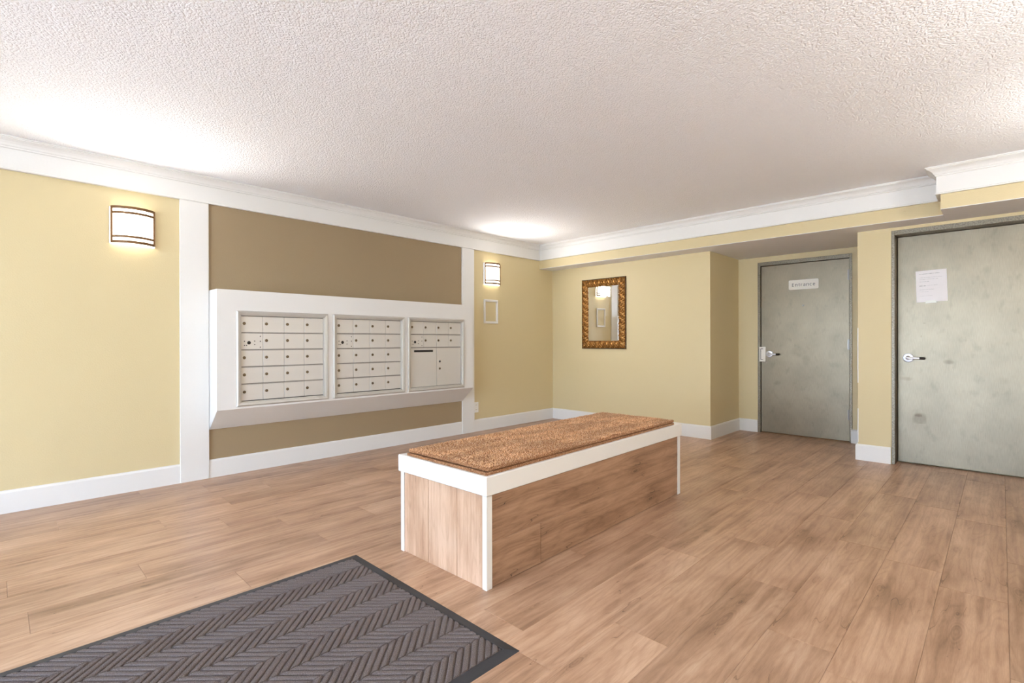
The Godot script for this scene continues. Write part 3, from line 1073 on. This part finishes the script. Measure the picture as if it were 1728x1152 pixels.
# ------------------------------------------------------------ bench and mats
func build_bench() -> void:
	var c := Vector3(-2.012, 0, -2.526)
	var turn := deg_to_rad(1.15)
	var b := thing("bench", c, "long low bench clad in oak-look boards with a white rim", "bench")
	b.rotation.y = turn
	var hx := 0.332
	var hz := 0.992
	var rt := 0.516
	var rb := 0.428
	var st := mb()
	# rim boards
	for s in [-1.0, 1.0]:
		st = mb()
		bx(st, Vector3(s * (hx + 0.010), rb, -hz - 0.010), Vector3(s * (hx - 0.012), rt, hz + 0.010), 0.003)
		obj("rim_board", st, M.white, b)
		st = mb()
		bx(st, Vector3(-hx + 0.012, rb, s * (hz + 0.010)), Vector3(hx - 0.012, rt, s * (hz - 0.012)), 0.003)
		obj("rim_board", st, M.white, b)
	st = mb()
	bx(st, Vector3(-hx + 0.012, rt - 0.02, -hz + 0.012), Vector3(hx - 0.012, rt - 0.001, hz - 0.012))
	obj("seat_board", st, M.white, b)
	# corner posts: angle strips
	for sx in [-1.0, 1.0]:
		for sz in [-1.0, 1.0]:
			st = mb()
			bx(st, Vector3(sx * hx, 0, sz * hz), Vector3(sx * (hx - 0.028), rb, sz * (hz - 0.005)), 0.001)
			bx(st, Vector3(sx * hx, 0, sz * (hz - 0.005)), Vector3(sx * (hx - 0.005), rb, sz * (hz - 0.036)), 0.001)
			obj("corner_strip", st, M.white, b)
	# core
	st = mb()
	bx(st, Vector3(-hx + 0.016, 0.002, -hz + 0.016), Vector3(hx - 0.016, rb, hz - 0.016))
	obj("core", st, M.sub, b)
	# end boards, upright
	for s in [-1.0, 1.0]:
		var xs := [-hx + 0.006, -0.098, 0.122, hx - 0.006]
		for k in 3:
			var wdt: float = xs[k + 1] - xs[k] - 0.002
			var o := put("plank", plank(wdt, rb, 0.009, 2, [0.1, 0.45, 0.75][k]), M.wood[0], b)
			o.transform = Transform3D(Basis(Vector3(s, 0, 0), Vector3(0, 0, s), Vector3(0, -1, 0)), Vector3(s * (xs[k] + xs[k + 1]) * 0.5, rb * 0.5, s * (hz - 0.006)))
	# long boards, lying
	for s in [-1.0, 1.0]:
		for r in [[0.206, 0.428, -hz + 0.006, hz - 0.006, 5, 0.0], [0.003, 0.205, 0.605, hz - 0.006, 5, 0.72], [0.003, 0.205, -hz + 0.006, 0.604, 5, 0.08]]:
			var o := put("plank", plank(r[1] - r[0], r[3] - r[2] - 0.001, 0.009, r[4], r[5]), M.wood[1], b)
			o.transform = Transform3D(Basis(Vector3(0, -1, 0) * s, Vector3(s, 0, 0), Vector3(0, 0, 1)), Vector3(s * (hx - 0.006), (r[0] + r[1]) * 0.5, (r[2] + r[3]) * 0.5))
	# two coir mats on top
	coir_mat(c, turn, Vector3(-0.282, 0.516, -0.905), Vector3(0.326, 0.534, 0.985), 0.0, 401, "lower of two brown coir mats stacked on the bench")
	coir_mat(c, turn, Vector3(-0.276, 0.5345, -0.902), Vector3(0.325, 0.5530, 0.978), 1.0, 402, "upper of two brown coir mats stacked on the bench")

func coir_mat(c: Vector3, turn: float, lo: Vector3, hi: Vector3, upper: float, sd: int, label: String) -> void:
	var o := thing("coir_mat", c + Vector3(0, lo.y, 0), label, "mat", "coir mats on the bench")
	o.rotation.y = turn
	var t := hi.y - lo.y
	var n := FastNoiseLite.new()
	n.seed = sd
	n.frequency = 2.2
	var n2 := FastNoiseLite.new()
	n2.seed = sd + 5
	n2.frequency = 1.6
	var top := func(x: float, z: float) -> float:
		return t + upper * (0.003 * n.get_noise_2d(x * 2.0, z * 2.0) + 0.009 * exp(-pow((z + 0.10) / 0.05, 2.0)) * smoothstep(0.05, 0.32, x) + 0.006 * exp(-pow((z + 0.52) / 0.06, 2.0)) * smoothstep(-0.2, 0.1, x) * (1.0 - smoothstep(0.12, 0.3, x)))
	var st := mb()
	var nx := 24
	var nz := 72
	var p := func(i: int, j: int) -> Vector3:
		var x := lerpf(lo.x, hi.x, i / float(nx))
		var z := lerpf(lo.z, hi.z, j / float(nz))
		return Vector3(x, top.call(x, z) - 0.004, z)
	for j in nz:
		for i in nx:
			var a: Vector3 = p.call(i, j)
			var b: Vector3 = p.call(i + 1, j)
			var e: Vector3 = p.call(i + 1, j + 1)
			var f: Vector3 = p.call(i, j + 1)
			face(st, [a, b, e, f], (f - a).cross(b - a).normalized())
	for j in nz:
		for i in [0, nx]:
			var a: Vector3 = p.call(i, j)
			var b: Vector3 = p.call(i, j + 1)
			face(st, [a, b, Vector3(b.x, 0.0005, b.z), Vector3(a.x, 0.0005, a.z)], Vector3(-1 if i == 0 else 1, 0, 0))
	for i in nx:
		for j in [0, nz]:
			var a: Vector3 = p.call(i, j)
			var b: Vector3 = p.call(i + 1, j)
			face(st, [a, b, Vector3(b.x, 0.0005, b.z), Vector3(a.x, 0.0005, a.z)], Vector3(0, 0, -1 if j == 0 else 1))
	face(st, [Vector3(lo.x, 0.0005, lo.z), Vector3(hi.x, 0.0005, lo.z), Vector3(hi.x, 0.0005, hi.z), Vector3(lo.x, 0.0005, hi.z)], Vector3.DOWN)
	obj("backing", st, M.coir_base, o)
	# bristles
	var bt := mb()
	for k in 3:
		var a0 := TAU * k / 3.0
		var a1 := TAU * (k + 1) / 3.0
		var u := Vector3(cos(a0), 0, sin(a0)) * 0.5
		var v := Vector3(cos(a1), 0, sin(a1)) * 0.5
		face(bt, [u, v, v * 0.35 + Vector3.UP, u * 0.35 + Vector3.UP], (u + v).normalized())
	face(bt, [Vector3(0.175, 1, 0), Vector3(-0.0875, 1, 0.1515), Vector3(-0.0875, 1, -0.1515)], Vector3.UP)
	var mm := MultiMesh.new()
	mm.transform_format = MultiMesh.TRANSFORM_3D
	mm.use_colors = true
	mm.mesh = bt.commit()
	rng.seed = sd
	var xf := []
	var cols := []
	var shades := [Color(0.66, 0.36, 0.175), Color(0.56, 0.29, 0.13), Color(0.74, 0.45, 0.24), Color(0.34, 0.17, 0.08), Color(0.82, 0.56, 0.34)]
	var add := func(at: Vector3, dir: Vector3, ln: float) -> void:
		var y := (dir + Vector3(rng.randf_range(-0.5, 0.5), rng.randf_range(-0.5, 0.5), rng.randf_range(-0.5, 0.5))).normalized()
		var x := y.cross(Vector3(0.3, 0.2, 0.9)).normalized()
		var z := x.cross(y)
		var wd := rng.randf_range(0.0022, 0.0042)
		xf.append(Transform3D(Basis(x * wd, y * ln * rng.randf_range(0.7, 1.2), z * wd), at))
		var worn := 1.0
		if upper > 0.5:
			worn = 0.84 + 0.32 * smoothstep(-0.45, 0.35, n2.get_noise_2d(at.x * 3.5, at.z * 1.2))
		cols.append((shades[rng.randi() % 5] as Color) * worn)
	if upper > 0.5:
		for i in 42000:
			var x := rng.randf_range(lo.x, hi.x)
			var z := rng.randf_range(lo.z, hi.z)
			add.call(Vector3(x, top.call(x, z) - 0.0055, z), Vector3.UP, 0.0065)
	for i in 5200:
		var yy := rng.randf_range(0.002, t - 0.004)
		var r := rng.randf() * 5.0
		if r < 3.0:
			add.call(Vector3(hi.x - 0.002, yy, rng.randf_range(lo.z, hi.z)), Vector3.RIGHT, 0.0045)
		elif r < 4.2:
			add.call(Vector3(rng.randf_range(lo.x, hi.x), yy, hi.z - 0.002), Vector3(0, 0, 1), 0.0045)
		else:
			add.call(Vector3(lo.x + 0.002, yy, rng.randf_range(lo.z, hi.z)), Vector3.LEFT, 0.0045)
	mm.instance_count = xf.size()
	for i in xf.size():
		mm.set_instance_transform(i, xf[i])
		var cc: Color = cols[i]
		cc.a = 1.0
		mm.set_instance_color(i, cc)
	var mi := MultiMeshInstance3D.new()
	mi.multimesh = mm
	mi.material_override = M.coir
	mi.name = "bristles"
	mi.set_meta("kind", "stuff")
	o.add_child(mi)

func rib_mesh(c: Vector2, dir: Vector2, rect: Rect2, wd: float, ht: float, origin: Vector2) -> Mesh:
	# a rounded rib along dir through c, cut to the band; points given from origin
	var nrm := Vector2(-dir.y, dir.x)
	var prof := [[-0.5, 0.0], [-0.46, 0.6], [-0.3, 0.95], [0.0, 1.0], [0.3, 0.95], [0.46, 0.6], [0.5, 0.0]]
	var lines := []
	for q in prof:
		var o: Vector2 = c + nrm * q[0] * wd
		var t0 := -1e9
		var t1 := 1e9
		for ax in 2:
			var a: float = (rect.position[ax] - o[ax]) / dir[ax]
			var b: float = (rect.end[ax] - o[ax]) / dir[ax]
			t0 = maxf(t0, minf(a, b))
			t1 = minf(t1, maxf(a, b))
		if t1 - t0 < 0.004:
			continue
		var e := minf(0.003, (t1 - t0) * 0.2)
		var row := []
		for tt in [[t0, 0.0], [t0 + e, 1.0], [t1 - e, 1.0], [t1, 0.0]]:
			var w: Vector2 = o + dir * tt[0] - origin
			row.append(Vector3(w.x, q[1] * tt[1] * ht, w.y))
		lines.append(row)
	if lines.size() < 3:
		return null
	var st := mb()
	for i in lines.size() - 1:
		for k in 3:
			var a: Vector3 = lines[i][k]
			var b: Vector3 = lines[i][k + 1]
			var e: Vector3 = lines[i + 1][k + 1]
			var f: Vector3 = lines[i + 1][k]
			var n := (b - a).cross(f - a) + (e - b).cross(f - b)
			if n.length() < 1e-12:
				continue
			n = n.normalized()
			if n.y < 0:
				n = -n
			face(st, [a, b, e, f], n)
	return st.commit()

func build_doormat() -> void:
	var x0 := -2.440
	var x1 := -1.255
	var z0 := -1.328
	var z1 := 0.50
	var o := thing("entrance_mat", Vector3((x0 + x1) * 0.5, 0, (z0 + z1) * 0.5), "grey herringbone ribbed entrance mat with a black rubber edge", "mat")
	var off := Vector2((x0 + x1) * 0.5, (z0 + z1) * 0.5)
	var bd := 0.045
	# rubber edge: four mitred strips
	var prof := [Vector2(0, 0), Vector2(bd, 0), Vector2(bd, 0.007), Vector2(bd - 0.006, 0.0075), Vector2(0.010, 0.0035), Vector2(0.002, 0.0018)]
	prof.reverse()
	var q := [Vector3(x0 - off.x, 0.0003, z0 - off.y), Vector3(x1 - off.x, 0.0003, z0 - off.y), Vector3(x1 - off.x, 0.0003, z1 - off.y), Vector3(x0 - off.x, 0.0003, z1 - off.y)]
	var inward := [Vector3(0, 0, 1), Vector3(-1, 0, 0), Vector3(0, 0, -1), Vector3(1, 0, 0)]
	for k in 4:
		var st := mb()
		run(st, prof, q[k], q[(k + 1) % 4], inward[k], 1.0, -1.0)
		obj("rubber_edge", st, M.rubber, o)
	var st2 := mb()
	bx(st2, Vector3(x0 + bd - off.x, 0.0003, z0 + bd - off.y), Vector3(x1 - bd - off.x, 0.0030, z1 - bd - off.y))
	obj("pile_base", st2, M.carpet, o)
	# herringbone ribs in ten bands
	var nb := 10
	var bw := (x1 - x0 - 2 * bd) / nb
	var pitch := 0.0252
	var step := pitch * sqrt(2.0)
	var cache := {}
	var cand := []
	for k in nb:
		var rect := Rect2(x0 + bd + bw * k + 0.001, z0 + bd + 0.002, bw - 0.002, z1 - z0 - 2 * bd - 0.004)
		var sgn := 1.0 if k % 2 == 0 else -1.0
		var dir := Vector2(1, -sgn).normalized() if true else Vector2.ZERO
		var j := -5
		while true:
			var cz := z0 + bd + step * (j + 0.5)
			if cz > z1 + 0.1:
				break
			j += 1
			var cc := Vector2(rect.get_center().x, cz)
			var inside: bool = cz - bw * 0.5 - 0.02 > rect.position.y and cz + bw * 0.5 + 0.02 < rect.end.y
			var mesh: Mesh
			if inside:
				if not cache.has(sgn):
					cache[sgn] = rib_mesh(cc, dir, rect, pitch - 0.0052, 0.0080, cc)
				mesh = cache[sgn]
			else:
				mesh = rib_mesh(cc, dir, rect, pitch - 0.0052, 0.0080, cc)
			if mesh == null:
				continue
			cand.append([cz, cc, mesh])
	# the part of the mat in the picture lies beyond the camera: far end first
	cand.sort_custom(func(a, b): return a[0] < b[0])
	var rest := mb()
	var n_rest := 0
	for i in cand.size():
		var at := Vector3(cand[i][1].x - off.x, 0.0029, cand[i][1].y - off.y)
		if i < 300:
			var r := put("rib", cand[i][2], M.carpet, o)
			r.position = at
		else:
			rest.append_from(cand[i][2], 0, Transform3D(Basis.IDENTITY, at))
			n_rest += 1
	if n_rest > 0:
		obj("rib_field", rest, M.carpet, o).set_meta("kind", "stuff")

const SCONCE := 1.3
const LAMP := Color(1.0, 0.99, 0.985)
func _ready() -> void:
	# camera
	var cam := Camera3D.new()
	cam.name = "camera"
	cam.fov = rad_to_deg(2.0 * atan(576.0 / 849.36))
	cam.position = Vector3(0, 1.125, 0)
	cam.rotation_degrees = Vector3(-0.046, 44.193, -0.123)
	cam.near = 0.05
	add_child(cam)
	cam.current = true
	# sky and exposure
	var sky := ProceduralSkyMaterial.new()
	sky.sky_top_color = Color(0.71, 0.83, 1.0)
	sky.sky_horizon_color = Color(0.86, 0.925, 1.0)
	sky.ground_bottom_color = Color(0.6, 0.6, 0.6)
	sky.ground_horizon_color = Color(0.8, 0.8, 0.8)
	sky.sky_energy_multiplier = 3.42
	var env := Environment.new()
	env.background_mode = Environment.BG_SKY
	env.sky = Sky.new()
	env.sky.sky_material = sky
	env.tonemap_mode = Environment.TONE_MAPPER_LINEAR
	env.tonemap_exposure = 1.16
	env.sdfgi_enabled = true
	env.ssao_enabled = true
	env.ssil_enabled = true
	var we := WorldEnvironment.new()
	we.name = "world_environment"
	we.environment = env
	add_child(we)
	# sun from behind the building: it lights the paving outside, not the room
	var sun := DirectionalLight3D.new()
	sun.name = "sun"
	sun.rotation_degrees = Vector3(-52, 205, 0)
	sun.light_color = Color(0.93, 0.965, 1.0)
	sun.light_energy = 17.0
	sun.shadow_enabled = true
	add_child(sun)
	materials()
	build_floor()
	build_shell()
	build_trim()
	build_doors()
	build_housing()
	build_units()
	build_bench()
	build_doormat()
	build_mirror()
	sconce(Vector3(XW, 1.990, -0.730), Vector3(1, 0, 0), "glowing wall sconce with bronze bars on the wall before the brown panel")
	sconce(Vector3(XW, 1.985, -4.456), Vector3(1, 0, 0), "glowing wall sconce with bronze bars above the small empty frame")
	sconce(Vector3(XR, 1.990, -4.10), Vector3(-1, 0, 0), "glowing wall sconce on the wall opposite the mailboxes beside the notice door")
	var places := ["first beyond the notice door", "second along from the notice door", "third along from the notice door"]
	for k in 3:  # three more sconces, out of view, added only as fill light
		sconce(Vector3(XR, 1.990, -2.5 + 1.6 * k), Vector3(-1, 0, 0), "added fill-light sconce, out of view, facing the mailboxes, " + places[k])
	build_small()
